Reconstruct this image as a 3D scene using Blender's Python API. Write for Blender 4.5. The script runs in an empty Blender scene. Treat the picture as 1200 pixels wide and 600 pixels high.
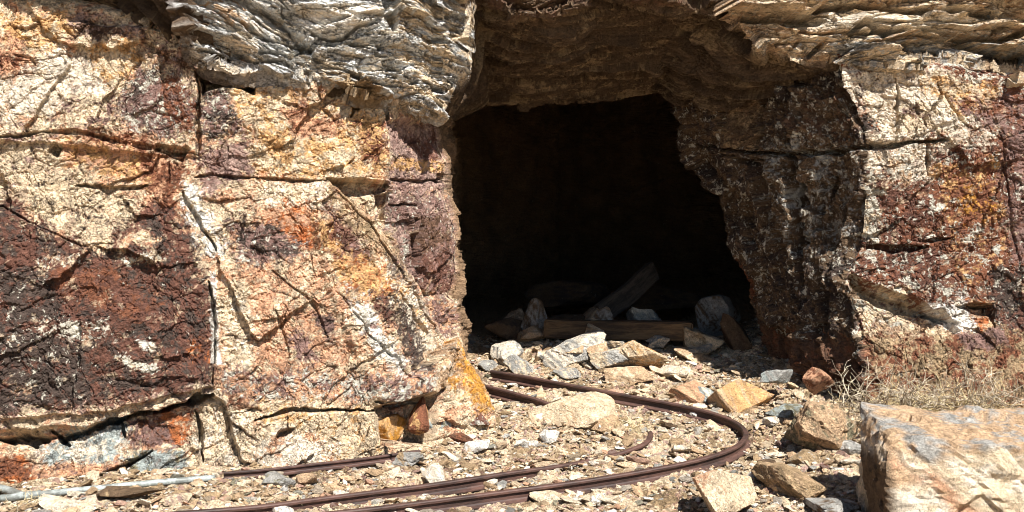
import bpy, bmesh, math, random
import numpy as np
from mathutils import Vector, Matrix

rng = np.random.default_rng(7)
random.seed(7)
F = 1200.0; HOR = 230.0; H = 1.5
scene = bpy.context.scene
COL = scene.collection

# ------------------------------------------------------------------ helpers
def sl(c):
    c = np.asarray(c, float) / 255.0
    return np.where(c <= 0.04045, c / 12.92, ((c + 0.055) / 1.055) ** 2.4)

def P(px, py, D):
    return np.array([(px - 600.0) * D / F, D, H - (py - HOR) * D / F])

def sstep(a, b, x):
    t = np.clip((x - a) / (b - a), 0, 1)
    return t * t * (3 - 2 * t)

_perm = np.random.default_rng(3).permutation(4096).astype(np.int64)
_ang = np.random.default_rng(4).random(4096) * 2 * np.pi
_gx = np.cos(_ang); _gy = np.sin(_ang)
_rv = np.random.default_rng(5).random((4096, 4))

def _h(i, j, seed):
    return _perm[(i + _perm[(j + seed * 131) & 4095]) & 4095]

def pn(x, y, seed=0):
    xi = np.floor(x).astype(np.int64); yi = np.floor(y).astype(np.int64)
    fx = x - xi; fy = y - yi
    u = fx * fx * fx * (fx * (fx * 6 - 15) + 10); v = fy * fy * fy * (fy * (fy * 6 - 15) + 10)
    def g(i, j):
        h = _h(xi + i, yi + j, seed)
        return _gx[h] * (fx - i) + _gy[h] * (fy - j)
    a = g(0, 0); b = g(1, 0); c = g(0, 1); d = g(1, 1)
    return ((a + (b - a) * u) + ((c + (d - c) * u) - (a + (b - a) * u)) * v) * 1.5

def fbm(x, y, o=4, seed=0, gain=0.5):
    r = 0; a = 1.0; n = 0
    for k in range(o):
        r = r + a * pn(x, y, seed + k * 7); n += a
        x = x * 2.03 + 11.3; y = y * 2.03 + 5.7; a *= gain
    return r / n * 1.4

def voro(x, y, seed=0):
    xi = np.floor(x).astype(np.int64); yi = np.floor(y).astype(np.int64)
    f1 = np.full(x.shape, 9.0); f2 = np.full(x.shape, 9.0)
    hid = np.zeros(x.shape, np.int64); cx = np.zeros(x.shape); cy = np.zeros(x.shape)
    for i in (-1, 0, 1):
        for j in (-1, 0, 1):
            h = _h(xi + i, yi + j, seed)
            px = xi + i + 0.08 + 0.84 * _rv[h, 0]; py = yi + j + 0.08 + 0.84 * _rv[h, 1]
            dx = x - px; dy = y - py
            d = dx * dx + dy * dy
            m = d < f1
            f2 = np.where(m, f1, np.minimum(f2, d))
            f1 = np.where(m, d, f1); hid = np.where(m, h, hid)
            cx = np.where(m, dx, cx); cy = np.where(m, dy, cy)
    return np.sqrt(f2) - np.sqrt(f1), hid, cx, cy

def facet(x, y, seed, tilt=1.0):
    """blocky fractured relief, about -0.5..0.5, and distance to cell edge"""
    e, h, cx, cy = voro(x, y, seed)
    r = _rv[(h + 17) & 4095]
    return (r[..., 2] - 0.5) + tilt * (cx * (r[..., 3] - 0.5) * 2 + cy * (r[..., 0] - 0.5) * 2), e, r[..., 1]

def polysd(px, py, poly):
    """signed distance (px units), positive inside"""
    poly = np.asarray(poly, float); n = len(poly)
    d = np.full(px.shape, 1e9); ins = np.zeros(px.shape, bool)
    for i in range(n):
        ax, ay = poly[i]; bx, by = poly[(i + 1) % n]
        ex, ey = bx - ax, by - ay
        t = np.clip(((px - ax) * ex + (py - ay) * ey) / (ex * ex + ey * ey + 1e-9), 0, 1)
        d = np.minimum(d, (px - ax - t * ex) ** 2 + (py - ay - t * ey) ** 2)
        if ay != by:
            c = ((ay > py) != (by > py)) & (px < ex * (py - ay) / (by - ay) + ax)
            ins ^= c
    d = np.sqrt(d)
    return np.where(ins, d, -d)

def linesd(px, py, pts):
    d = np.full(px.shape, 1e9); tt = np.zeros(px.shape)
    n = len(pts) - 1
    for i in range(n):
        ax, ay = pts[i]; bx, by = pts[i + 1]
        ex, ey = bx - ax, by - ay
        t = np.clip(((px - ax) * ex + (py - ay) * ey) / (ex * ex + ey * ey + 1e-9), 0, 1)
        q = (px - ax - t * ex) ** 2 + (py - ay - t * ey) ** 2
        m = q < d
        d = np.where(m, q, d); tt = np.where(m, (i + t) / n, tt)
    return np.sqrt(d), tt

def mesh_np(name, V, faces, col=None, msk=None, smooth=False):
    """faces: (n,k) int array"""
    me = bpy.data.meshes.new(name)
    V = np.ascontiguousarray(V, np.float32); faces = np.ascontiguousarray(faces, np.int32)
    n, k = faces.shape
    me.vertices.add(len(V)); me.vertices.foreach_set('co', V.ravel())
    me.loops.add(n * k); me.loops.foreach_set('vertex_index', faces.ravel())
    me.polygons.add(n)
    me.polygons.foreach_set('loop_start', np.arange(0, n * k, k, dtype=np.int32))
    me.polygons.foreach_set('loop_total', np.full(n, k, np.int32))
    me.polygons.foreach_set('use_smooth', np.full(n, smooth, bool))
    me.update(calc_edges=True)
    for nm, a in (('Col', col), ('Msk', msk)):
        if a is not None:
            at = me.attributes.new(nm, 'FLOAT_COLOR', 'POINT')
            b = np.ones((len(V), 4), np.float32); b[:, :3] = a
            at.data.foreach_set('color', b.ravel())
    return me

def add(name, me, mat=None, parent=None, loc=None, rot=None, label=None, cat=None, group=None, kind=None):
    o = bpy.data.objects.new(name, me); COL.objects.link(o)
    if mat is not None and me is not None:
        if len(me.materials) == 0: me.materials.append(mat)
    if parent: o.parent = parent
    if loc is not None: o.location = tuple(float(c) for c in loc)
    if rot is not None: o.rotation_euler = tuple(float(c) for c in rot)
    if label: o['label'] = label
    if cat: o['category'] = cat
    if group: o['group'] = group
    if kind: o['kind'] = kind
    return o

def grid_faces(nr, nc):
    i = np.arange((nr - 1) * nc).reshape(nr - 1, nc)[:, :-1]
    return np.stack([i, i + 1, i + nc + 1, i + nc], -1).reshape(-1, 4)

def grid_normals(X, Y, Z):
    G = np.stack([X, Y, Z], -1)
    a = np.gradient(G, axis=1); b = np.gradient(G, axis=0)
    n = np.cross(a, b); n /= np.linalg.norm(n, axis=-1, keepdims=True) + 1e-12
    return n

# ------------------------------------------------------------------ colours (sRGB of the dry, sunlit stone)
C = dict(cream=(226, 202, 168), pale=(236, 220, 196), white=(240, 234, 222), buff=(204, 170, 134), peach=(214, 164, 128),
         ochre=(214, 168, 114), gold=(204, 144, 60), orange=(176, 104, 60), rust=(130, 82, 58), brown=(104, 76, 58),
         maroon=(110, 74, 60), mauve=(136, 106, 96), pinkg=(176, 146, 132), dark=(80, 66, 58), black=(40, 35, 33),
         greyb=(164, 170, 164), grey=(168, 164, 156), schist=(219, 217, 211), tan=(166, 140, 106), umber=(112, 90, 68), olive=(132, 124, 98))
C = {k: sl(v) for k, v in C.items()}

def recipe(A, B, mix, u, v, seed, sc=9.0):
    n = fbm(u * sc, v * sc, 6, seed, 0.72) + 0.45 * fbm(u * 42, v * 42, 3, seed + 50, .7)
    thr = (0.5 - mix) * 1.5
    t = sstep(thr - 0.12, thr + 0.12, n)[..., None]
    c = C[A] * (1 - t) + C[B] * t
    k = 1 + 0.30 * fbm(u * 22, v * 22, 3, seed + 90)
    return c * k[..., None]

# (poly, A, B, mix, flake, crack[, soft])
REG_WALL = [
 ([(-5000,-50),(600,-50),(600,620),(-5000,620)], 'cream','peach',.40,.10,.85),
 ([(0,20),(85,10),(95,50),(60,62),(10,60)], 'cream','ochre',.6,.0,.6),
 ([(-20,45),(15,50),(50,82),(35,92),(-20,110)], 'peach','rust',.45,.1,.8),
 ([(60,60),(140,60),(130,110),(60,130),(0,150),(0,95),(30,90)], 'pale','cream',.3,.0,.55),
 ([(78,22),(120,22),(185,48),(236,72),(236,92),(195,74),(160,52),(110,58),(92,50)], 'pinkg','brown',.5,.15,.8),
 ([(104,48),(118,46),(120,70),(106,74)], 'dark','brown',.4,.0,.6),
 ([(95,50),(150,50),(190,80),(150,90),(140,110),(110,80)], 'cream','ochre',.45,.0,.6),
 ([(152,84),(178,78),(212,92),(232,130),(228,155),(185,160),(138,148),(132,126),(148,108)], 'mauve','dark',.4,.55,.3),
 ([(195,84),(232,118),(228,152),(205,152),(188,112)], 'rust','mauve',.4,.45,.3),
 ([(72,112),(130,105),(142,148),(88,154)], 'cream','mauve',.42,.1,.8),
 ([(70,168),(130,158),(190,172),(196,215),(150,218),(95,210),(68,195)], 'peach','ochre',.5,.05,.6),
 ([(90,160),(135,152),(200,172),(218,200),(218,268),(190,292),(158,240),(178,205),(150,172),(110,172)], 'rust','peach',.45,.1,.5),
 ([(15,205),(90,196),(155,232),(158,266),(122,288),(92,288),(48,266),(28,240)], 'cream','dark',.27,.2,.9),
 ([(0,150),(70,160),(66,200),(0,230)], 'cream','pinkg',.35,.1,.8),
 ([(-60,228),(18,236),(50,266),(94,290),(126,288),(160,262),(166,228),(205,245),(222,272),(240,312),(254,335),(256,452),(200,468),(90,488),(-60,494)], 'maroon','dark',.45,.22,.15),
 ([(-60,320),(60,330),(110,420),(100,470),(-60,480)], 'dark','maroon',.3,.40,.1),
 ([(65,310),(130,318),(185,352),(140,378),(85,352)], 'rust','maroon',.5,.15,.1),
 ([(220,400),(245,395),(244,425),(228,425)], 'orange','maroon',.6,.2,.1),
 ([(35,375),(95,380),(132,372),(134,398),(95,402),(40,392)], 'maroon','pale',.30,.60,.1),
 ([(160,398),(182,402),(186,414),(168,412)], 'white','pale',.5,.3,.1),
 ([(40,306),(100,299),(98,312),(45,318)], 'cream','maroon',.6,.6,.1),
 ([(135,413),(192,430),(180,438),(140,425)], 'cream','maroon',.6,.8,.1),
 ([(138,304),(202,296),(196,306),(150,313)], 'cream','maroon',.5,.6,.1),
 ([(136,296),(146,280),(170,272),(188,284),(176,290),(155,290),(146,300)], 'cream','peach',.4,.2,.3),
 ([(-60,490),(120,480),(256,448),(254,466),(120,496),(-60,508)], 'cream','pinkg',.5,.2,.6),
 ([(-60,508),(260,466),(260,620),(-60,620)], 'cream','peach',.4,.1,.7),
 ([(36,522),(90,508),(146,490),(152,520),(132,545),(60,546)], 'greyb','pale',.4,.1,.7),
 ([(-60,528),(25,530),(46,552),(40,575),(-60,580)], 'rust','orange',.4,.1,.3),
 ([(30,548),(140,540),(130,560),(50,566)], 'peach','mauve',.35,.2,.5),
 ([(146,492),(222,472),(222,512),(200,526),(160,526)], 'mauve','rust',.45,.15,.3),
 ([(190,484),(224,478),(222,508),(205,520)], 'orange','rust',.35,.1,.2),
 ([(148,532),(215,524),(228,550),(150,556)], 'greyb','olive',.35,.1,.6),
 ([(225,462),(300,458),(304,556),(225,556)], 'cream','pale',.4,.1,.95),
 ([(265,452),(302,452),(302,476),(265,478)], 'rust','brown',.5,.1,.3),
 ([(234,100),(264,98),(276,128),(286,156),(236,158)], 'mauve','dark',.5,.5,.3),
 ([(262,96),(300,104),(294,142),(278,128)], 'ochre','cream',.5,.1,.4),
 ([(234,175),(290,168),(300,206),(262,212),(240,235)], 'pinkg','mauve',.5,.2,.6),
 ([(298,102),(360,106),(452,130),(456,206),(300,206)], 'cream','ochre',.5,.1,.65),
 ([(325,128),(355,122),(400,140),(398,162),(340,160)], 'peach','rust',.4,.1,.6),
 ([(418,146),(455,140),(456,196),(425,185)], 'ochre','rust',.5,.0,.5),
 ([(456,140),(525,140),(535,190),(528,232),(458,232)], 'pinkg','mauve',.45,.2,.5),
 ([(485,160),(520,158),(522,188),(495,190)], 'maroon','mauve',.4,.3,.2),
 ([(458,182),(528,188),(526,202),(460,200)], 'ochre','pinkg',.4,.1,.4),
 ([(452,226),(535,226),(548,345),(528,352),(490,340),(440,262)], 'mauve','pinkg',.4,.45,.5),
 ([(488,250),(525,250),(530,290),(490,300)], 'brown','mauve',.4,.2,.3),
 ([(490,300),(532,296),(540,345),(505,348)], 'maroon','mauve',.4,.1,.2),
 ([(300,215),(382,214),(398,250),(300,245)], 'pale','cream',.5,.1,.8),
 ([(305,240),(370,246),(380,300),(312,292)], 'orange','peach',.5,.1,.4),
 ([(262,262),(300,256),(350,272),(366,312),(325,326),(280,312)], 'dark','mauve',.5,.45,.3),
 ([(255,318),(370,300),(400,340),(425,400),(402,442),(300,446),(255,436)], 'peach','cream',.45,.05,.7),
 ([(262,330),(290,336),(300,440),(262,440)], 'cream','pale',.4,.05,.7),
 ([(335,385),(362,390),(378,425),(345,420)], 'mauve','peach',.4,.1,.4),
 ([(366,368),(385,372),(395,402),(385,405)], 'mauve','dark',.4,.0,.3),
 ([(375,236),(402,252),(440,292),(436,334),(392,318),(372,290)], 'maroon','mauve',.4,.35,.2),
 ([(384,214),(402,222),(472,306),(484,334),(458,324),(430,290),(398,250)], 'tan','buff',.4,.1,.4),
 ([(366,252),(385,252),(400,312),(420,352),(402,344),(384,310)], 'ochre','rust',.4,.2,.3),
 ([(392,302),(455,306),(484,362),(455,352),(415,352)], 'ochre','orange',.4,.2,.4),
 ([(446,300),(470,310),(520,392),(500,380),(470,345)], 'dark','mauve',.4,.1,.2),
 ([(428,344),(458,342),(470,388),(450,382)], 'maroon','dark',.4,.3,.2),
 ([(456,344),(474,348),(502,398),(504,452),(484,446),(468,400)], 'dark','maroon',.3,.15,.2),
 ([(398,342),(420,346),(470,418),(498,456),(464,452),(428,392)], 'white','mauve',.35,.5,.4),
 ([(446,308),(470,328),(512,388),(514,436),(500,412),(480,372)], 'pale','ochre',.35,.1,.4),
 ([(500,352),(525,350),(538,400),(520,395)], 'mauve','peach',.4,.4,.3),
 ([(504,400),(535,392),(535,452),(502,462)], 'buff','pale',.4,.1,.7),
 ([(528,404),(548,408),(585,468),(580,486),(545,478),(528,452)], 'gold','ochre',.45,.0,.5),
 ([(258,428),(400,436),(505,440),(490,476),(300,472),(258,462)], 'mauve','peach',.5,.6,.5),
 ([(300,474),(445,474),(448,560),(298,562)], 'cream','ochre',.35,.05,.7),
 ([(300,520),(330,505),(400,520),(380,545),(300,555)], 'pale','peach',.4,.05,.7),
 ([(214,214),(228,212),(262,288),(262,300),(245,296),(222,262)], 'white','cream',.3,.2,.5),
 ([(247,318),(254,318),(257,425),(247,425)], 'white','pinkg',.35,.2,.4),
]
REG_JAMB = [
 ([(700,-50),(1060,-50),(1060,620),(700,620)], 'umber','dark',.5,.46,.6),
 ([(845,112),(885,112),(888,180),(850,178)], 'umber','tan',.4,.1,.3),
 ([(930,110),(1000,100),(1012,180),(940,190)], 'umber','brown',.45,.48,.5),
 ([(890,160),(1010,165),(1010,290),(900,290)], 'umber','grey',.38,.48,.6),
 ([(850,300),(870,300),(885,350),(870,352)], 'rust','brown',.4,.1,.1),
 ([(870,380),(1010,400),(1030,470),(880,470)], 'brown','rust',.3,.05,.2),
]
REG_RIGHT = [
 ([(960,-50),(9000,-50),(9000,620),(960,620)], 'rust','maroon',.45,.52,.3),
 ([(975,78),(1100,74),(1150,108),(1172,150),(1062,168),(1010,178),(1000,120)], 'pale','cream',.35,.0,.5),
 ([(1046,128),(1078,120),(1092,150),(1060,158)], 'cream','mauve',.4,.2,.4),
 ([(1004,92),(1018,98),(1012,118),(1018,140),(1030,158),(1012,150)], 'dark','orange',.4,.2,.2),
 ([(1076,82),(1122,92),(1176,100),(1180,128),(1148,136),(1120,142),(1090,112)], 'ochre','cream',.55,.1,.4),
 ([(1118,124),(1150,118),(1250,98),(1250,158),(1155,152)], 'mauve','rust',.45,.3,.2),
 ([(1005,172),(1050,166),(1172,148),(1160,166),(1095,176),(1098,212),(1060,218),(1005,204)], 'pale','buff',.4,.4,.8),
 ([(1034,216),(1100,216),(1104,268),(1032,276)], 'maroon','rust',.4,.45,.3),
 ([(1098,196),(1172,186),(1184,262),(1124,268),(1098,240)], 'rust','ochre',.42,.45,.3),
 ([(1118,222),(1160,214),(1170,258),(1130,262)], 'gold','rust',.6,.3,.2),
 ([(1006,204),(1036,200),(1034,288),(1004,288)], 'cream','maroon',.5,.6,.5),
 ([(1112,270),(1180,262),(1190,330),(1120,330)], 'rust','ochre',.35,.5,.3),
 ([(1040,290),(1110,285),(1120,340),(1060,340)], 'maroon','rust',.4,.5,.3),
 ([(1172,150),(1260,150),(1260,320),(1188,310)], 'mauve','maroon',.4,.3,.2),
 ([(982,318),(1060,344),(1124,392),(1112,402),(1014,416)], 'cream','mauve',.33,.5,.4),
 ([(1014,386),(1124,372),(1160,392),(1020,420)], 'cream','buff',.5,.1,.7),
 ([(1092,356),(1132,350),(1146,392),(1116,390)], 'white','pale',.4,.1,.3),
 ([(1134,352),(1166,352),(1164,392),(1140,390)], 'buff','orange',.45,.1,.3),
 ([(1162,320),(1260,320),(1260,410),(1166,400)], 'dark','maroon',.4,.42,.3),
 ([(1000,400),(1130,388),(1260,396),(1260,620),(990,620)], 'tan','rust',.45,.15,.8),
 ([(1120,392),(1170,388),(1180,410),(1130,412)], 'mauve','brown',.4,.0,.5),
]
REG_OVER = [
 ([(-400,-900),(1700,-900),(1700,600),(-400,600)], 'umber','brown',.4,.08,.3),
 ([(-400,-900),(240,-900),(240,300),(-400,300)], 'umber','dark',.45,.1,.5),  # upper left: shade under the higher ledge painted into the bed colour
 ([(180,-400),(560,-400),(560,160),(460,160),(230,120)], 'schist','pale',.45,.35,1.0),
 ([(190,-20),(260,-20),(300,20),(240,30)], 'schist','buff',.45,.2,.5),
 ([(340,8),(420,4),(440,30),(400,44),(350,36)], 'white','pale',.4,.1,.2),
 ([(462,-100),(562,-100),(562,160),(470,160)], 'cream','schist',.45,.1,.9),
 ([(380,84),(420,88),(460,118),(420,120)], 'tan','grey',.4,.1,.4),
 ([(770,30),(1010,30),(1000,140),(770,140)], 'umber','grey',.35,.15,.5),
 ([(845,-300),(1700,-300),(1700,200),(1000,90),(900,75),(850,35)], 'cream','buff',.5,.35,.9),
 ([(920,10),(1000,6),(1130,10),(1160,30),(1100,40),(960,36)], 'pale','cream',.45,.1,.6),
 ([(960,40),(1200,48),(1260,90),(980,76)], 'grey','cream',.5,.4,.8),
]

def paint(regs, px, py, u, v, col, msk, mask=None, seed0=0):
    shp = px.shape
    warp = 11 * fbm(u * 5, v * 5, 5, 31, .7) + 9 * fbm(u * 34, v * 34, 4, 57, .75)
    warp2 = 11 * fbm(u * 5 + 40, v * 5, 5, 33, .7) + 9 * fbm(u * 34 + 9, v * 34, 4, 59, .75)
    dz = .35 * fbm(u * 7, v * 7, 3, 66) + .6 * fbm(u * 18, v * 18, 5, 63, .8) + .25 * fbm(u * 70, v * 70, 2, 64)
    for k, (poly, A, B, mix, fl, cr) in enumerate(regs):
        pa = np.array(poly, float)
        m = np.ones(px.shape, bool) if k == 0 else (px > pa[:, 0].min() - 25) & (px < pa[:, 0].max() + 25) & (py > pa[:, 1].min() - 25) & (py < pa[:, 1].max() + 25)
        if mask is not None: m &= mask
        if not m.any(): continue
        ext = min(np.ptp(pa[:, 0]), np.ptp(pa[:, 1]))
        ws = min(1.0, max(.3, ext / 60))
        sd = polysd(px[m] + warp[m] * ws, py[m] + warp2[m] * ws, poly) if k else np.full(m.sum(), 99.)
        if k:
            z_ = min(30.0, ext * .45)
            w = sstep(-.16, .16, sd / z_ + dz[m])
        else: w = np.ones(m.sum())
        c = recipe(A, B, mix, u[m], v[m], seed0 + k * 3 + 1, 9 if ext > 30 else 16)
        col[m] = col[m] * (1 - w[:, None]) + c * w[:, None]
        msk[m, 0] = msk[m, 0] * (1 - w) + fl * w
        msk[m, 1] = msk[m, 1] * (1 - w) + cr * w

# ------------------------------------------------------------------ ground height
def gz(x, y):
    x = np.asarray(x, float); y = np.asarray(y, float)
    z = 0.18 * sstep(5.7, 7.2, y) + 0.16 * sstep(7.0, 8.2, y)
    z = z + 0.16 * sstep(1.3, 2.1, x) * sstep(5.0, 6.2, y)
    z = z + 0.07 * np.exp(-((x - .85) / .7) ** 2 - ((y - 7.6) / .55) ** 2)
    z = z + 0.02 * np.sin(x * 1.7 + y * .9) * sstep(3, 5, y)
    return z

def pg(px, py, h=0.0):
    """point on the ground (h above it) seen in the photograph at px, py"""
    z = 0.1
    for _ in range(25):
        D = F * (H - z - h) / (py - HOR); x = (px - 600) * D / F
        z = 0.5 * z + 0.5 * float(gz(x, D))
    return np.array([x, D, z + h])

# ------------------------------------------------------------------ materials
def newmat(name):
    m = bpy.data.materials.new(name); m.use_nodes = True
    nt = m.node_tree; nt.nodes.clear()
    return m, nt, nt.nodes, nt.links

class NB:
    def __init__(s, nt): s.nt = nt; s.n = nt.nodes; s.l = nt.links
    def node(s, t, **kw):
        nd = s.n.new(t)
        for k, v in kw.items(): setattr(nd, k, v)
        return nd
    def put(s, sock, v):
        if isinstance(v, bpy.types.NodeSocket): s.l.new(v, sock)
        elif v is not None:
            sock.default_value = v
    def math(s, op, a, b=None, c=None, clamp=False):
        nd = s.node('ShaderNodeMath', operation=op, use_clamp=clamp)
        s.put(nd.inputs[0], a)
        if b is not None: s.put(nd.inputs[1], b)
        if c is not None: s.put(nd.inputs[2], c)
        return nd.outputs[0]
    def noise(s, vec, scale, detail=4, rough=.55, dist=0., out='Fac'):
        nd = s.node('ShaderNodeTexNoise')
        s.put(nd.inputs['Vector'], vec)
        nd.inputs['Scale'].default_value = scale; nd.inputs['Detail'].default_value = detail
        nd.inputs['Roughness'].default_value = rough; nd.inputs['Distortion'].default_value = dist
        return nd.outputs[out]
    def rng(s, v, a, b, c=0., d=1., smooth=True):
        nd = s.node('ShaderNodeMapRange', interpolation_type='SMOOTHSTEP' if smooth else 'LINEAR')
        s.put(nd.inputs[0], v); s.put(nd.inputs[1], a); s.put(nd.inputs[2], b); s.put(nd.inputs[3], c); s.put(nd.inputs[4], d)
        return nd.outputs[0]
    def mix(s, f, a, b, mode='MIX'):
        nd = s.node('ShaderNodeMix', data_type='RGBA', blend_type=mode)
        s.put(nd.inputs[0], f)
        for i, v in ((6, a), (7, b)):
            if isinstance(v, bpy.types.NodeSocket): s.l.new(v, nd.inputs[i])
            else: nd.inputs[i].default_value = (*v, 1)
        return nd.outputs[2]

def rock_material(name, stretch=(1, 1, 1), bump=1.0, flake_col=(.74, .68, .55), crack_dark=.16, scale=1.0):
    m, nt, N, L = newmat(name); b = NB(nt)
    tc = b.node('ShaderNodeTexCoord'); mp = b.node('ShaderNodeMapping')
    L.new(tc.outputs['Object'], mp.inputs[0]); mp.inputs['Scale'].default_value = [c * scale for c in stretch]
    v = mp.outputs[0]
    col = b.node('ShaderNodeAttribute', attribute_name='Col').outputs['Color']
    mk = b.node('ShaderNodeAttribute', attribute_name='Msk')
    sep = b.node('ShaderNodeSeparateColor'); L.new(mk.outputs['Color'], sep.inputs[0])
    fl, cr = sep.outputs[0], sep.outputs[1]
    # mottling
    g1 = b.noise(v, 60, 5, .7); g2 = b.noise(v, 9, 5, .65, .4)
    k = b.math('MULTIPLY', b.rng(g1, .25, .75, .62, 1.38, False), b.rng(g2, .3, .7, .82, 1.18, False))
    c1 = b.mix(1.0, col, b.node_comb(k) if hasattr(b, 'node_comb') else comb(b, k), 'MULTIPLY')
    # pale flakes of mineral where the dark crust has spalled off
    f1 = b.noise(v, 26, 7, .68, .5)
    f0 = b.noise(v, 10, 9, .72, .3)
    fv = b.math('ADD', b.math('MAXIMUM', f1, f0), b.math('MULTIPLY', fl, .28))
    fm = b.rng(fv, .70, .735)
    fm = b.math('MULTIPLY', fm, b.rng(fl, .02, .10))
    c2 = b.mix(fm, c1, b.mix(b.rng(g1, .3, .7), flake_col, tuple(x * .72 for x in flake_col)))
    # hairline cracks: contour lines of warped noise, and cell joints
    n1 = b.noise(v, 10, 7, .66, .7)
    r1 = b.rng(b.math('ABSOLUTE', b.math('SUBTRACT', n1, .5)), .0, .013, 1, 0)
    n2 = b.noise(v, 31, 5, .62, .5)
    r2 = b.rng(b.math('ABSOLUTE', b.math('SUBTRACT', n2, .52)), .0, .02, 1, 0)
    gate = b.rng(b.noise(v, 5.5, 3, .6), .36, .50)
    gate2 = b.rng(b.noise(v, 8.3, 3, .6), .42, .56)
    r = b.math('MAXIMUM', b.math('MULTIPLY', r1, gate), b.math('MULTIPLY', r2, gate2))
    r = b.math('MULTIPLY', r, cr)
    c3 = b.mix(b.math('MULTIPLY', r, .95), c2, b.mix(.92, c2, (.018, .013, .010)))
    # dark pits
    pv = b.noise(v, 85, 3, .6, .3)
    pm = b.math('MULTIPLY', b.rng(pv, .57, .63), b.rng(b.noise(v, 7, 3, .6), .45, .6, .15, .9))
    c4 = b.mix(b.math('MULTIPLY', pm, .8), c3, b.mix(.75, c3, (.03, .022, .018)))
    h = b.math('ADD', b.math('MULTIPLY', b.noise(v, 24, 8, .72, .3), .030), b.math('MULTIPLY', b.noise(v, 110, 4, .7), .011))
    h = b.math('ADD', h, b.math('MULTIPLY', fm, .0035))
    h = b.math('SUBTRACT', h, b.math('MULTIPLY', r, .011))
    h = b.math('SUBTRACT', h, b.math('MULTIPLY', pm, .006))
    bp = b.node('ShaderNodeBump'); bp.inputs['Strength'].default_value = bump; bp.inputs['Distance'].default_value = 1.0
    L.new(h, bp.inputs['Height'])
    bs = b.node('ShaderNodeBsdfPrincipled'); L.new(c4, bs.inputs['Base Color']); L.new(bp.outputs[0], bs.inputs['Normal'])
    bs.inputs['Roughness'].default_value = .82; bs.inputs['Specular IOR Level'].default_value = .25
    o = b.node('ShaderNodeOutputMaterial'); L.new(bs.outputs[0], o.inputs[0])
    return m

def comb(b, k):
    nd = b.node('ShaderNodeCombineColor')
    for i in range(3): b.l.new(k, nd.inputs[i])
    return nd.outputs[0]

def simple_material(name, cA, cB, scale=(12, 12, 12), rough=.8, bump=.004, det=6, thr=(.4, .62), spec=.3, metal=0.):
    m, nt, N, L = newmat(name); b = NB(nt)
    tc = b.node('ShaderNodeTexCoord'); mp = b.node('ShaderNodeMapping')
    L.new(tc.outputs['Object'], mp.inputs[0]); mp.inputs['Scale'].default_value = scale
    v = mp.outputs[0]
    n = b.noise(v, 1, det, .65, .4); n2 = b.noise(v, 6, 4, .6)
    c = b.mix(b.rng(n, *thr), tuple(sl(cA)), tuple(sl(cB)))
    c = b.mix(1., c, comb(b, b.rng(n2, .3, .7, .7, 1.3, False)), 'MULTIPLY')
    h = b.math('ADD', b.math('MULTIPLY', n, bump), b.math('MULTIPLY', n2, bump * .5))
    bp = b.node('ShaderNodeBump'); bp.inputs['Distance'].default_value = 1; L.new(h, bp.inputs['Height'])
    bs = b.node('ShaderNodeBsdfPrincipled'); L.new(c, bs.inputs['Base Color']); L.new(bp.outputs[0], bs.inputs['Normal'])
    bs.inputs['Roughness'].default_value = rough; bs.inputs['Specular IOR Level'].default_value = spec; bs.inputs['Metallic'].default_value = metal
    o = b.node('ShaderNodeOutputMaterial'); L.new(bs.outputs[0], o.inputs[0])
    return m

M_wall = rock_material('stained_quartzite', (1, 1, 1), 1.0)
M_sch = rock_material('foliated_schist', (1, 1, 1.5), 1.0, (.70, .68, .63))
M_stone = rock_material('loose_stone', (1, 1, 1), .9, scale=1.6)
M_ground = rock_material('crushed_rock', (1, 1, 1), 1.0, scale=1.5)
M_rail = simple_material('rusted_rail_steel', (88, 62, 53), (52, 38, 33), (5, 5, 30), .62, .002, 6, (.35, .65), .4)
M_pipe = simple_material('weathered_zinc', (150, 156, 152), (104, 106, 100), (14, 14, 14), .5, .001, 5, (.4, .6), .5)
M_timber = simple_material('old_timber', (112, 88, 62), (72, 56, 42), (3, 26, 26), .85, .004, 6)
M_timberg = simple_material('grey_timber', (96, 84, 72), (66, 58, 50), (4, 22, 22), .9, .004, 6)
M_straw = simple_material('dry_straw', (222, 204, 160), (170, 146, 100), (20, 20, 20), .8, .0, 3)
M_twig = simple_material('bleached_twig', (190, 176, 152), (120, 104, 84), (20, 20, 20), .8, .0, 3)

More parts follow.
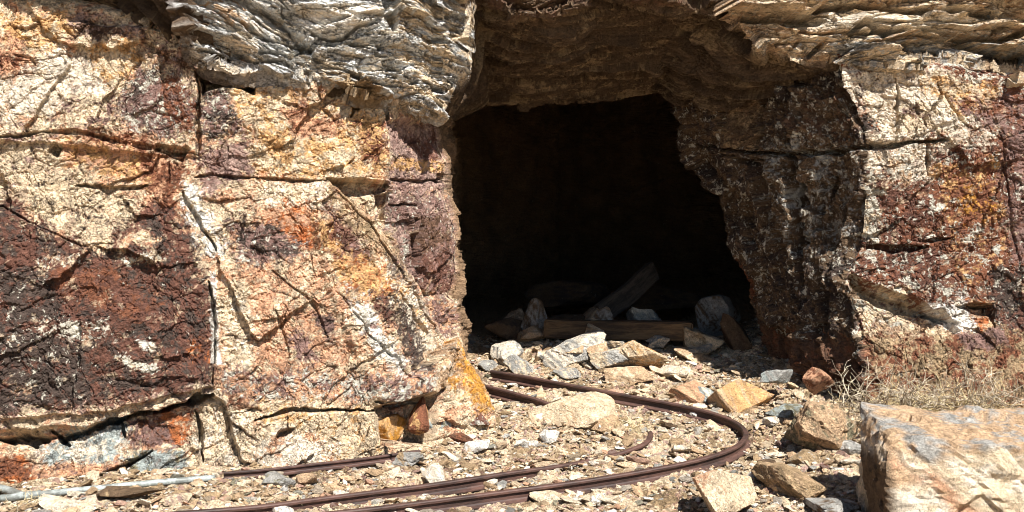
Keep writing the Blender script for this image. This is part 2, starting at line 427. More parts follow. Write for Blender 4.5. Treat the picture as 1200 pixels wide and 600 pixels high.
# ------------------------------------------------------------------ ROCK WALL (left face, tunnel sides, right jamb and face)
def build_wall():
    # columns: lists of (py, px, D) top to bottom -> x,y as a function of z
    cols = [
     [(x, y, z) for x, y, z in ((-5.2, 4.0, -.6), (-5.2, 4.2, 4.0))],
     [P(0, 15, 5.62), P(0, 230, 5.5), P(0, 400, 5.38), P(0, 500, 5.34), P(0, 590, 5.22)],
     [P(235, 15, 5.92), P(235, 230, 5.82), P(250, 400, 5.68), P(250, 500, 5.64), P(250, 590, 5.5)],
     [P(460, 100, 6.2), P(460, 230, 6.1), P(460, 400, 5.96), P(450, 500, 5.84), P(440, 590, 5.74)],
     [P(516, 60, 6.55), P(517, 140, 6.55), P(521, 168, 6.55), P(531, 190, 6.55), P(526, 226, 6.55), P(538, 262, 6.55), P(542, 320, 6.52), P(533, 350, 6.5), P(529, 380, 6.5),
      P(546, 420, 6.48), P(566, 452, 6.45), P(578, 480, 6.4), P(584, 540, 6.3)],
     [P(515, 60, 7.0), P(520, 230, 6.95), P(530, 400, 6.9), P(555, 460, 6.9), P(560, 540, 6.8)],
     [(-.62, 9.0, -.6), (-.5, 9.0, .8), (-.6, 9.0, 3.0)],
     [(-.8, 11.5, -.6), (-.6, 11.5, .8), (-.7, 11.5, 3.0)],
     [(.6, 13.0, -.6), (.6, 13.0, 3.0)],
     [(3.2, 12.0, -.6), (3.0, 12.0, 3.0)],
     [(2.75, 9.4, -.6), (2.45, 9.4, 3.0)],
     [P(780, 60, 7.8), P(796, 128, 7.75), P(804, 165, 7.75), P(822, 200, 7.75), P(828, 217, 7.75), P(848, 224, 7.7), P(854, 285, 7.65), P(872, 325, 7.6), P(884, 360, 7.55), P(904, 402, 7.4), P(912, 445, 7.3), P(918, 500, 7.2)],
     [P(900, 60, 6.9), P(905, 200, 6.89), P(920, 330, 6.92), P(935, 420, 6.9), P(945, 500, 6.85)],
     [P(982, 60, 6.42), P(986, 85, 6.42), P(1000, 120, 6.42), P(1018, 152, 6.4), P(1017, 200, 6.4), P(1010, 290, 6.4), P(990, 322, 6.38), P(1000, 360, 6.34), P(1014, 404, 6.28), P(1022, 432, 6.22), P(1024, 540, 6.0)],
     [P(1200, 60, 6.42), P(1200, 250, 6.36), P(1200, 380, 6.28), P(1200, 440, 6.12), P(1200, 540, 5.9)],
     [(5.4, 5.6, -.6), (5.4, 5.9, 4.0)],
    ]
    zz = np.concatenate([np.arange(-.5, 2.62, .0052), np.arange(2.66, 4.2, .05)])
    CX = []; CY = []
    for c in cols:
        c = sorted([tuple(p) for p in c], key=lambda p: p[2])
        z = np.array([p[2] for p in c])
        CX.append(np.interp(zz, z, [p[0] for p in c])); CY.append(np.interp(zz, z, [p[1] for p in c]))
    CX = np.array(CX); CY = np.array(CY)
    seg = np.hypot(np.diff(CX, axis=0), np.diff(CY, axis=0)).mean(1)
    S = np.concatenate([[0], np.cumsum(seg)])
    step = [.014, .0052, .0052, .0052, .012, .04, .05, .06, .06, .05, .02, .006, .0054, .0054, .014]
    # left-most and right-most columns: dense just past the frame edge
    ss = []
    for i, st in enumerate(step):
        ss.append(np.linspace(S[i], S[i + 1], max(2, int(seg[i] / st)), endpoint=False))
    ss = np.concatenate(ss + [[S[-1]]])
    SS, ZZ = np.meshgrid(ss, zz)
    # irregular corners
    edgekeep = np.ones_like(SS)
    s2 = SS + .05 * fbm(SS * 2.2, ZZ * 2.2, 3, 5) * edgekeep * (SS < S[3]) + .012 * fbm(SS * 9, ZZ * 9, 3, 6)
    s2 = np.clip(s2, 0, S[-1])
    idx = np.clip(np.searchsorted(S, s2, side='right') - 1, 0, len(S) - 2)
    t = (s2 - S[idx]) / (S[idx + 1] - S[idx])
    rows = np.arange(len(zz))[:, None] * np.ones_like(idx)
    X = CX[idx, rows] * (1 - t) + CX[idx + 1, rows] * t
    Y = CY[idx, rows] * (1 - t) + CY[idx + 1, rows] * t
    # round the top back under the overhang
    nrm = grid_normals(X, Y, ZZ)
    # orientation: towards the open side
    ref = np.where(SS < S[4], -1, 0)
    if nrm[200, 300, 1] > 0: nrm = -nrm
    PX = 600 + F * X / Y; PY = HOR + F * (H - ZZ) / Y
    left = SS < S[4] + .06; jamb = (SS > S[11] - .1) & (SS < S[13]); right = SS >= S[13]
    front = left | right | jamb
    u, v = SS, ZZ
    wu = u + .05 * fbm(u * 3, v * 3, 3, 11); wv = v + .05 * fbm(u * 3, v * 3, 3, 12)
    wu2 = wu + .012 * fbm(u * 16, v * 16, 3, 13); wv2 = wv + .012 * fbm(u * 16, v * 16, 3, 14)
    # dominant joints dip down to the right on the left wall
    ru = wu2 * .94 + wv2 * .34; rv = -wu2 * .34 + wv2 * .94
    f0, e0, _ = facet(ru / .52, rv / .40, 21, .7)
    f1, e1, _ = facet(ru / .19, rv / .13, 22, .9)
    f2, e2, r2 = facet(ru / .070, rv / .045, 23, 1.0)
    f3, e3, r3 = facet(wu2 / .028, wv2 / .020, 24, 1.0)
    rough = .6 + .8 * sstep(-.3, .4, fbm(u * 2.3, v * 2.3, 3, 77))
    disp = 0.060 * f0 + .018 * f1 * rough + .0062 * f2 * rough + .0030 * f3 * rough
    disp += .016 * fbm(u * 4, v * 4, 4, 40) + .007 * fbm(u * 30, v * 30, 4, 41, .6)
    gate = sstep(-.1, .35, fbm(u * 3.1, v * 3.1, 3, 88))
    disp -= .012 * gate * np.exp(-(e1 / .06) ** 2) + .005 * gate * np.exp(-(e2 / .10) ** 2)
    rib = np.abs(fbm(u * 9 + v * 2, v * 5, 4, 45, .6))
    disp -= .010 * np.exp(-(rib / .05) ** 2)
    # right jamb: tall vertical ribs
    disp += jamb * (.10 * facet(wu2 / .26, wv2 / .55, 61, 1.1)[0] + .03 * facet(wu2 / .10, wv2 / .22, 65, .9)[0] + .014 * facet(wu2 / .04, wv2 / .06, 62, 1)[0])
    disp *= 1 - .6 * np.exp(-((SS - S[4] - .02) / .07) ** 2)
    # interior softer
    disp = np.where(front, disp, disp * 1.6)
    n = 3.0 * fbm(u * 7, v * 7, 3, 15); n2 = 3.0 * fbm(u * 7, v * 7, 3, 16)
    qx = PX + n; qy = PY + n2
    def plate(poly, d, soft=2.0, m=front):
        nonlocal disp
        pa = np.array(poly, float)
        k = (qx > pa[:, 0].min() - 15) & (qx < pa[:, 0].max() + 15) & (qy > pa[:, 1].min() - 15) & (qy < pa[:, 1].max() + 15) & m
        sd = polysd(qx[k], qy[k], poly)
        disp[k] += d * sstep(-soft, soft, sd)
    def groove(pts, w, d, m=front, taper=True):
        nonlocal disp
        pa = np.array(pts, float)
        k = (qx > pa[:, 0].min() - 20) & (qx < pa[:, 0].max() + 20) & (qy > pa[:, 1].min() - 20) & (qy < pa[:, 1].max() + 20) & m
        dd, tt = linesd(qx[k], qy[k], pts)
        ww = w * (1 if not taper else (.45 + .9 * np.sin(np.pi * np.clip(tt, .03, .97)))) * (.7 + .6 * sstep(-.4, .4, fbm(u[k] * 12, v[k] * 12, 2, 71)))
        disp[k] -= 1.9 * d * sstep(1.25, .6, dd / ww)
    # plates standing proud / recessed on the left wall
    plate([(-80,18),(235,40),(236,180),(215,185),(-80,160)], .03)
    plate([(-80,215),(60,270),(125,292),(200,250),(250,320),(252,450),(120,482),(-80,500)], .035)
    plate([(-80,510),(60,512),(250,462),(262,470),(300,600),(-80,620)], -.075, 2.5)
    plate([(-80,505),(120,500),(180,478),(40,520),(-80,526)], -.06, 2.0)
    plate([(234,84),(300,96),(300,110),(262,100),(236,108)], -.17, 2.0)
    plate([(236,70),(330,98),(300,100),(236,88)], -.12, 3)
    plate([(384,208),(420,209),(456,214),(454,222),(440,226),(436,258),(452,260),(452,226),(470,222),(470,218),(400,204)], -.0, 2)
    plate([(382,209),(456,214),(452,225),(436,227),(408,229)], -.15, 1.6)
    plate([(438,228),(454,226),(447,258),(438,254)], -.13, 1.6)
    plate([(385,214),(408,230),(440,262),(500,352),(530,420),(500,470),(440,470),(380,330),(360,230)], .035, 6)
    plate([(456,140),(540,140),(545,350),(500,350),(458,262)], -.045, 3)
    plate([(300,484),(442,482),(444,552),(380,572),(300,572)], .025, 3)
    plate([(442,478),(478,470),(500,462),(512,466),(508,520),(446,520)], -.17, 3)
    plate([(240,470),(262,470),(262,560),(230,560)], .03, 3)
    # right face plates
    plate([(985,85),(1085,80),(1120,140),(1062,164),(1010,170)], .02)
    plate([(992,322),(1022,338),(1060,352),(1122,378),(1100,372),(1040,362),(1000,348)], -.10, 2)
    plate([(994,318),(1020,330),(1080,352),(1110,378),(1090,384),(1050,366),(1010,345)], -.11, 2.2)
    plate([(1094,366),(1106,362),(1126,388),(1116,392)], -.09, 1.5)
    plate([(1120,360),(1160,358),(1160,372),(1140,368)], -.08, 1.5)
    plate([(1018,402),(1130,388),(1240,392),(1240,600),(1018,600)], .03, 9)
    # cracks (photo coordinates only name the spot on the rock face)
    for a in (
     [(232,85),(233,150),(231,180)], ):
        groove(a, 2.4, .05)
    groove([(0,163),(50,157),(95,158),(130,164),(175,172),(205,178),(232,180)], 2.4, .035)
    groove([(185,170),(215,178),(212,184),(190,178)], 4.5, .05)
    groove([(88,216),(112,220),(130,222),(172,218)], 2.6, .035)
    groove([(60,180),(72,176)], 4, .04)
    groove([(214,225),(228,250),(252,292)], 1.8, .03)
    groove([(246,330),(252,380),(249,448)], 2.2, .045)
    groove([(218,474),(250,462)], 5.0, .09)
    groove([(0,512),(40,513),(55,516)], 5.5, .10)
    groove([(72,514),(105,504),(118,498),(146,490),(218,474)], 3.4, .09)
    groove([(60,505),(72,514),(80,520)], 2.5, .05)
    groove([(85,560),(120,556),(140,548),(148,541),(178,527)], 2.4, .05)
    groove([(120,552),(148,541)], 1.8, .04)
    groove([(142,493),(147,512)], 1.6, .03)
    groove([(228,482),(236,505),(238,540)], 2.0, .04)
    groove([(300,210),(382,212)], 1.6, .03)
    groove([(228,208),(250,206),(300,209)], 1.5, .025)
    groove([(375,115),(372,90),(350,86)], 1.5, .02)
    groove([(236,110),(240,92)], 2.5, .05)
    groove([(412,137),(416,125),(430,120),(452,121),(458,140),(460,205)], 2.2, .04)
    groove([(300,492),(330,482),(360,480),(440,481)], 2.0, .045)
    groove([(325,512),(332,508),(342,504)], 3.0, .045)
    groove([(458,210),(530,214)], 1.8, .03)
    groove([(513,215),(529,205)], 3.2, .06)
    groove([(455,238),(490,240)], 1.6, .03)
    groove([(490,250),(492,300)], 1.6, .03)
    groove([(320,316),(345,340),(365,355),(375,375),(385,395)], 1.1, .012)
    groove([(400,345),(430,390),(460,420),(486,450)], 1.1, .012)
    groove([(322,365),(336,400),(342,418)], 1.1, .012)
    groove([(395,225),(440,275),(470,320),(500,372),(518,400)], 1.1, .012)
    groove([(468,345),(500,392),(504,450)], 1.5, .025)
    groove([(0,240),(40,262),(95,290),(130,285)], 1.1, .012)
    groove([(440,470),(480,476),(520,458),(528,420)], 1.8, .03)
    # right
    groove([(812,172),(900,180),(985,178),(1020,174),(1062,168),(1108,164)], 2.6, .06)
    groove([(1085,168),(1086,185),(1088,200)], 1.6, .03)
    groove([(1052,90),(1054,118),(1050,145),(1046,165)], 1.7, .03)
    groove([(1075,120),(1080,150)], 1.2, .02)
    groove([(1100,95),(1115,130),(1135,150)], 1.5, .02)
    groove([(1012,288),(1060,291),(1090,288)], 3.0, .05)
    groove([(1086,282),(1120,278)], 1.6, .03)
    groove([(1170,155),(1180,210),(1188,280),(1200,330)], 1.0, .010)
    groove([(990,330),(1004,365),(1012,404)], 1.6, .03)
    groove([(1130,358),(1160,357),(1164,385)], 2.2, .05)
    groove([(930,100),(926,160),(932,240),(938,300),(942,400)], 5, .06)
    groove([(886,112),(888,160),(880,190)], 2.5, .05)
    groove([(850,180),(880,192),(905,260),(915,330)], 3, .04)
    groove([(962,320),(972,360),(968,400)], 6, .05)
    # fade authored displacement outside
    X = X + nrm[..., 0] * disp; Y = Y + nrm[..., 1] * disp; Z = ZZ + nrm[..., 2] * disp
    Z = np.where(ZZ <= -.45, ZZ, Z)
    zl = np.interp(PX, [-400, 0, 120, 190, 235, 300, 460, 515, 560, 840, 1000, 1100, 1200, 1500], [2.75, 2.55, 2.5, 2.42, 2.28, 2.2, 2.06, 2.0, 2.9, 2.9, 2.28, 2.27, 2.2, 2.2])
    Y = Y + np.where(front, .7 * sstep(.02, .40, ZZ - zl), 0)
    col = np.tile(C['umber'] * 1.15, (*X.shape, 1)) * (1 + .4 * fbm(u * 3, v * 3, 4, 600)[..., None])
    col[SS < S[8]] *= 1.5  # left tunnel wall colour lightened in place of extra bounce light
    msk = np.zeros((*X.shape, 3)); msk[..., 0] = .1; msk[..., 1] = .4
    paint(REG_WALL, PX, PY, u, v, col, msk, left, 0)
    paint(REG_JAMB, PX, PY, u, v, col, msk, jamb, 400)
    paint(REG_RIGHT, PX, PY, u, v, col, msk, right, 800)
    lf = (left | right) * 1.0
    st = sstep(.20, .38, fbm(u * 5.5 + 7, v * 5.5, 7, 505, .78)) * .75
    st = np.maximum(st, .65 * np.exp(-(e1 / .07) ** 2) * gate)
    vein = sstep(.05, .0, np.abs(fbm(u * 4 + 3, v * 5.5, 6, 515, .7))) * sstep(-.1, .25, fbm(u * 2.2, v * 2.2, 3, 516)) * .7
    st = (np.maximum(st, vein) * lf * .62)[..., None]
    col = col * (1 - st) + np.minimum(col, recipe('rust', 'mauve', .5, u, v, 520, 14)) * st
    wf = (sstep(.28, .36, fbm(u * 9 + 17, v * 9, 7, 535, .8)) * lf * .6)[..., None]
    col = col * (1 - wf) + np.maximum(col, recipe('cream', 'peach', .4, u, v, 540, 14) * .85) * wf
    me = mesh_np('rock_face', np.stack([X, Y, Z], -1).reshape(-1, 3), grid_faces(*X.shape), col.reshape(-1, 3), msk.reshape(-1, 3))
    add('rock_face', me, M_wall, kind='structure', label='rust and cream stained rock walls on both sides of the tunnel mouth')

# ------------------------------------------------------------------ OVERHANG (schist lip, brow and tunnel ceiling)
def build_overhang():
    lipk = [(-900,-140,5.1),(0,-150,5.36),(110,-130,5.36),(165,-70,5.42),(192,-16,5.6),(206,12,5.68),(222,56,5.76),(240,80,5.80),(300,92,5.93),(340,101,5.98),(400,102,6.07),(455,120,6.15),(512,141,6.24),
            (518,136,6.22),(531,110,6.24),(547,78,6.28),(556,46,6.3),(559,-10,6.38),(600,16,6.4),(645,20,6.4),(684,6,6.4),(700,-8,6.4),(760,-10,6.4),(845,-8,6.34),(862,24,6.36),(895,54,6.37),
            (950,72,6.38),(1040,76,6.41),(1100,80,6.46),(1200,92,6.48),(1900,94,6.1)]
    reark = [(-900,12,5.8),(0,14,5.76),(100,20,5.84),(150,44,5.95),(225,84,6.1),(300,84,6.5),(455,112,6.7),(500,125,7.9),(520,128,7.9),(640,122,7.9),(700,113,7.9),(765,104,7.8),(778,108,7.7),(792,120,7.6),(850,124,7.4),(905,108,7.0),(1000,82,6.9),(1200,100,6.9),(1900,100,6.7)]
    lp = np.array([P(*k) for k in lipk]); rp = np.array([P(*k) for k in reark])
    xs = np.concatenate([np.arange(-5.4, -2.95, .014), np.arange(-2.95, 3.4, .0052), np.arange(3.4, 5.4, .014)])
    xq = xs
    ly = np.interp(xq, lp[:, 0], lp[:, 1]); lz = np.interp(xq, lp[:, 0], lp[:, 2])
    ry = np.interp(xq, rp[:, 0], rp[:, 1]); rz = np.interp(xq, rp[:, 0], rp[:, 2])
    keys = [(13.5 + 0 * ly, rz + .55), (ry + .5, rz + .6), (ry + .02, rz + .30), (ry, rz), (ly, lz),
            (ly + .05, np.maximum(lz + .35, 2.75)), (ly + .10, np.maximum(lz + .5, 3.0)), (ly + .5, 4.0 + 0 * lz), (ly + 3, 4.8 + 0 * lz)]
    cnt = [20, 20, 14, 230, 150, 20, 20, 12]
    Yr = []; Zr = []
    for i, c in enumerate(cnt):
        t = np.linspace(0, 1, c, endpoint=(i == len(cnt) - 1))[:, None]
        Yr.append(keys[i][0] * (1 - t) + keys[i + 1][0] * t); Zr.append(keys[i][1] * (1 - t) + keys[i + 1][1] * t)
    Y = np.concatenate(Yr); Z = np.concatenate(Zr); X = np.tile(xs, (Y.shape[0], 1))
    nr = grid_normals(X, Y, Z)
    r0 = sum(cnt[:4]) + 60
    if nr[r0, len(xs) // 2, 1] > 0: nr = -nr
    rowid = np.arange(Y.shape[0])[:, None] + 0 * X
    face = rowid >= sum(cnt[:4])
    PX = 600 + F * X / Y; PY = HOR + F * (H - Z) / Y
    tu = np.clip((sum(cnt[:4]) - rowid) / float(cnt[3]), 0, 4)
    fade = sstep(0, .3, tu)
    q = Z * (1 - fade) + (2.7 - 1.25 * tu) * fade
    leftw = sstep(-.1, -.6, X)
    q = q + (1 - fade) * leftw * (.22 * X + .05 * np.sin(X * 5 + 1)) - (1 - leftw) * .03 * np.sin(X * 3)
    wx = X + .06 * fbm(X * 2.5, q * 5, 3, 101); wq = q + .035 * fbm(X * 2.2, q * 4, 4, 102) + .008 * fbm(X * 11, q * 25, 3, 103)
    wx = wx * (1 - .55 * np.maximum(fade, sstep(1.1, 1.4, X) * .8))
    a, ea, _ = facet(wx / .42, wq / .15, 111, .9)
    b_, eb, _ = facet(wx / .22, wq / .065, 112, 1.1)
    c_, ec, _ = facet(wx / .09, wq / .026, 113, 1.2)
    d_, ed, _ = facet(wx / .06, wq / .011, 114, .9)
    amp = np.where(face, 1.0, .75)
    disp = amp * (.12 * a + .060 * b_) * (1 + .3 * sstep(1.2, 1.5, X)) + amp * (1 - .35 * sstep(1.2, 1.5, X)) * (.018 * c_ + .005 * d_) + .03 * fbm(X * 2, q * 4, 4, 120) + .004 * fbm(X * 30, q * 60, 3, 121)
    disp -= amp * (.018 * np.exp(-(eb / .10) ** 2) + .007 * np.exp(-(ec / .12) ** 2))
    rib = np.abs(fbm(X * 3.2 + wq * 3, wq * 9, 5, 131, .65)); disp -= .040 * np.exp(-(rib / .035) ** 2) * amp
    disp = disp * np.where(rowid < sum(cnt[:3]), .6, 1)
    n = 3.0 * fbm(X * 7, q * 7, 3, 15); n2 = 3.0 * fbm(X * 7, q * 7, 3, 16)
    qx = PX + n; qy = PY + n2
    def plate(poly, d, soft=2.0):
        k = face
        sd = polysd(qx[k], qy[k], poly)
        disp[k] += d * sstep(-soft, soft, sd)
    def groove(pts, w, d):
        k = face
        dd, tt = linesd(qx[k], qy[k], pts)
        disp[k] -= 1.8 * d * sstep(1.25, .6, dd / w)
    plate([(446,-30),(470,-30),(466,36),(460,36),(452,20)], -.14)
    plate([(404,52),(440,44),(448,46),(446,56),(416,58)], -.08)
    groove([(300,44),(345,50),(358,50)], 2.5, .05); groove([(365,40),(400,46),(420,34),(440,28)], 2.2, .05)
    groove([(305,62),(340,70),(358,56),(350,46)], 2.5, .05)
    plate([(340,8),(430,2),(440,30),(400,42),(350,36)], .03, 5)
    plate([(376,84),(400,84),(460,112),(460,124),(420,118),(380,100)], .06, 3)
    groove([(234,60),(280,72),(330,76),(365,92)], 2.5, .06)
    plate([(915,22),(945,8),(972,20),(960,28),(920,30)], -.12)
    groove([(920,6),(1010,4),(1080,12),(1130,14),(1160,18)], 4, .09)
    groove([(1020,30),(1040,36),(1080,36),(1130,44),(1170,48),(1200,40)], 4.0, .09)
    groove([(900,58),(925,66),(945,68),(960,56)], 3, .06)
    groove([(1125,50),(1150,60),(1180,66),(1200,66)], 5, .10)
    groove([(1000,38),(1012,28),(1040,40)], 4, .07)
    X2 = X + nr[..., 0] * disp; Y2 = Y + nr[..., 1] * disp; Z2 = Z + nr[..., 2] * disp
    col = np.zeros((*X.shape, 3)); msk = np.zeros((*X.shape, 3))
    # colour belongs to beds on the face; the underside is brown
    # PX of face
    paint(REG_OVER, PX, PY, X * .45, q * 2.0, col, msk, None, 1200)
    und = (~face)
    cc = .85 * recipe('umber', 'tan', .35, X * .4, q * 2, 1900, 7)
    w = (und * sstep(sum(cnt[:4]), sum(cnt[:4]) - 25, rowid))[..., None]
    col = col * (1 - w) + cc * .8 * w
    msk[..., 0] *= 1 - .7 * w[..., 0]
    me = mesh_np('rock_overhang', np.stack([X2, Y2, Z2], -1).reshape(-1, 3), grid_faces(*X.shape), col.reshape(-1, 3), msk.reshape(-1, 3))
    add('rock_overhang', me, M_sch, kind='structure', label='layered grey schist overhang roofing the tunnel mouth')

# ------------------------------------------------------------------ GROUND
CHIPS = [('cream', 'buff'), ('pale', 'cream'), ('tan', 'buff'), ('grey', 'tan'), ('pinkg', 'peach'), ('white', 'pale'), ('umber', 'tan'), ('olive', 'grey')]
def build_ground():
    xs = np.concatenate([np.linspace(-60, -3.2, 30), np.arange(-3.1, 3.3, .0085), np.linspace(3.4, 60, 30)])
    ys = np.concatenate([np.linspace(-60, 4.2, 30), np.arange(4.25, 8.7, .0085), np.linspace(8.8, 14, 50)])
    X, Y = np.meshgrid(xs, ys)
    Z = gz(X, Y)
    near = (np.abs(X) < 3.3) & (Y > 4.2) & (Y < 14)
    wx = X + .02 * fbm(X * 9, Y * 9, 2, 201); wy = Y + .02 * fbm(X * 9, Y * 9, 2, 202)
    f1, e1, r1 = facet(wx / .14, wy / .12, 211, .8); f2, e2, r2 = facet(wx / .05, wy / .04, 212, 1.2); f3, e3, r3 = facet(wx / .022, wy / .018, 213, 1.2)
    d = .030 * fbm(X * 1.8, Y * 1.8, 4, 220) + .018 * f1 + .012 * f2 + .007 * f3 - .008 * np.exp(-(e2 / .12) ** 2)
    Z = Z + np.where(near, d, .02 * fbm(X * .7, Y * .7, 3, 230))
    col = recipe('cream', 'tan', .45, X, Y, 240, 3)
    # each small chip its own tint
    tint = .80 + .5 * r2[..., None] * .6 + .3 * r3[..., None]
    hue = np.where((r3[..., None] > .8), C['pinkg'] / C['cream'], 1.0)
    col = col * tint * .9 * hue
    inside = sstep(7.6, 8.6, Y)[..., None]
    col = col * (1 - inside) + C['tan'] * inside
    msk = np.zeros_like(col); msk[..., 0] = .1; msk[..., 1] = .5
    me = mesh_np('ground', np.stack([X, Y, Z], -1).reshape(-1, 3), grid_faces(*X.shape), col.reshape(-1, 3), msk.reshape(-1, 3))
    add('ground', me, M_ground, kind='structure', label='crushed pale rock ground in front of the tunnel')

def ico(sub):
    bm = bmesh.new(); bmesh.ops.create_icosphere(bm, subdivisions=sub, radius=1)
    V = np.array([v.co[:] for v in bm.verts]); Fc = np.array([[v.index for v in f.verts] for f in bm.faces]); bm.free()
    return V, Fc
ICO = {s: ico(s) for s in (1, 2, 4, 5, 6)}

def cut_shape(U, planes):
    """star-shaped solid: directions U cut by planes (n, d)"""
    r = np.full(len(U), 9.0)
    for n, d in planes:
        n = np.asarray(n, float); n = n / np.linalg.norm(n)
        c = U @ n
        r = np.where(c > 1e-3, np.minimum(r, d / np.maximum(c, 1e-3)), r)
    return U * r[:, None]

def rock_geo(seed, dims, sub=4, nplanes=11, extra=(), amp=.02, layer=0.0, base_cut=True):
    """angular broken stone fitted to dims (full width, depth, height); origin at its base"""
    g = np.random.default_rng(seed)
    U, Fc = ICO[sub]
    pl = [(n, .50 + .42 * g.random()) for n in g.normal(size=(nplanes, 3))]
    pl += [((1, 0, 0), .9), ((-1, 0, 0), .9), ((0, 1, 0), .9), ((0, -1, 0), .9), ((0, 0, 1), .85), ((0, 0, -1), .85)]
    pl = [(np.array(n) + g.normal(size=3) * .30, d) for n, d in pl]
    pl += list(extra)
    V = cut_shape(U, pl)
    lo, hi = V.min(0), V.max(0)
    V = (V - (lo + hi) / 2) / (hi - lo)
    V *= np.array(dims)
    m = max(dims)
    if sub >= 4:
        a = V[:, 0] + .7 * V[:, 2]; b = V[:, 1] - .8 * V[:, 2]
        nn = U
        k = amp * m
        d = k * fbm(a * 2.2 / m + seed, b * 2.2 / m, 5, seed % 90, .6)
        d += k * .55 * facet(a * 6 / m, b * 6 / m + seed, seed % 50 + 300, .8)[0]
        e = facet(a * 15 / m, b * 15 / m + seed, seed % 50 + 320, .8)
        d += k * .22 * e[0] - k * .2 * np.exp(-(e[1] / .1) ** 2)
        if layer:
            ll = V[:, 2] / m * 14 + 1.2 * fbm(a * 3 / m, b * 3 / m, 3, 9)
            d += layer * m * (np.floor(ll) % 2 - .5) * (1 - np.abs(U[:, 2]) ** 2)
        V = V + nn * d[:, None]
    V[:, 2] += dims[2] / 2
    return V, Fc

def rock_mesh(name, seed, dims, A, B, mix=.4, sub=4, flake=.15, crack=.5, shade=1.0, **kw):
    V, Fc = rock_geo(seed, dims, sub, **kw)
    m = max(dims)
    u = V[:, 0] + .6 * V[:, 2]; v = V[:, 1] - .75 * V[:, 2]
    col = recipe(A, B, mix, u + seed, v, seed % 300, 2.2 / m) * shade
    msk = np.zeros_like(col); msk[:, 0] = flake; msk[:, 1] = crack
    return mesh_np(name, V, Fc, col, msk)

def rotm(rx, ry, rz):
    return np.array(Matrix.Rotation(rz, 3, 'Z') @ Matrix.Rotation(ry, 3, 'Y') @ Matrix.Rotation(rx, 3, 'X'))

def visible_ground(px, py): return pg(px, py)

def build_gravel():
    g = np.random.default_rng(77)
    Vs = []; Fs = []; Cs = []; off = 0
    for sub, n, smin, smax, rep in ((1, 42000, .006, .022, 30), (2, 4200, .018, .042, 20)):
        U, Fc = ICO[sub]
        temps = []
        for k in range(rep):
            pl = [(nn, .32 + .55 * g.random()) for nn in g.normal(size=(7, 3))] + [(a, .95) for a in np.vstack([np.eye(3), -np.eye(3)])]
            temps.append(cut_shape(U, pl))
        temps = np.array(temps)
        # denser close to the camera side of the picture
        y = 4.5 + 4.0 * g.random(n) ** 1.15; x = (g.random(n) - .5) * 2 * np.minimum(.53 * y + .1, 2.9)
        cl = fbm(x * 1.6, y * 1.6, 3, 260)
        keep = g.random(n) < (.55 + .6 * sstep(-.4, .4, cl))
        x = x[keep]; y = y[keep]; n = len(x)
        s = smin + (smax - smin) * g.random(n) ** 2.2
        A = g.random((n, 3)) * 2 * np.pi
        R = np.array([rotm(a[0] * .14 - .44, a[1] * .14 - .44, a[2]) for a in A])
        sc = np.stack([s * g.uniform(.9, 2.0, n), s * g.uniform(.6, 1.2, n), s * g.uniform(.25, .65, n)], 1)
        T = temps[g.integers(0, rep, n)] * sc[:, None, :]
        W = np.einsum('nij,nkj->nki', R, T)
        W[:, :, 0] += x[:, None]; W[:, :, 1] += y[:, None]
        base = gz(x, y) + .030 * fbm(x * 1.8, y * 1.8, 4, 220)
        W[:, :, 2] += (base + s * .25)[:, None]
        nv = len(U)
        Vs.append(W.reshape(-1, 3)); Fs.append((Fc[None] + (np.arange(n) * nv)[:, None, None]).reshape(-1, 3) + off); off += n * nv
        pick = g.choice(len(CHIPS), n, p=[.27, .16, .18, .14, .06, .08, .07, .04])
        ca = np.array([C[a] for a, b in CHIPS]); cb = np.array([C[b] for a, b in CHIPS])
        t = g.random((n, 1)); cc = (ca[pick] * t + cb[pick] * (1 - t)) * g.uniform(.80, 1.15, (n, 1))
        Cs.append(np.repeat(cc, nv, 0))
    V = np.concatenate(Vs); Fc = np.concatenate(Fs); col = np.concatenate(Cs)
    msk = np.zeros_like(col); msk[:, 0] = .05; msk[:, 1] = .3
    me = mesh_np('gravel', V, Fc, col, msk)
    add('gravel', me, M_stone, kind='stuff', label='angular cream and grey gravel chips scattered over the ground')

# ------------------------------------------------------------------ named stones
def stone(name, px, py, w, h, A, B, label, seed, D=None, depth=None, mix=.4, rz=0., ry=0., rx=0., sub=5, cat='rock', shade=1.0, sink=.12, group=None, z=None, **kw):
    """stone whose base meets the ground at photo point px,py; w,h in photo pixels"""
    p = pg(px, py) if D is None else P(px, py, D)
    if z is not None: p[2] = max(z + .03, float(gz(p[0], p[1])) + .01)
    k = p[1] / F
    W = w * k; Hh = h * k
    dep = depth if depth else W * .75
    me = rock_mesh(name, seed, (W, dep, Hh), A, B, mix, sub, shade=shade, **kw)
    c = p.copy(); c[1] += dep * .45; c[2] -= Hh * sink
    return add(name, me, M_stone, loc=c, rot=(rx, ry, rz), label=label, cat=cat, group=group)

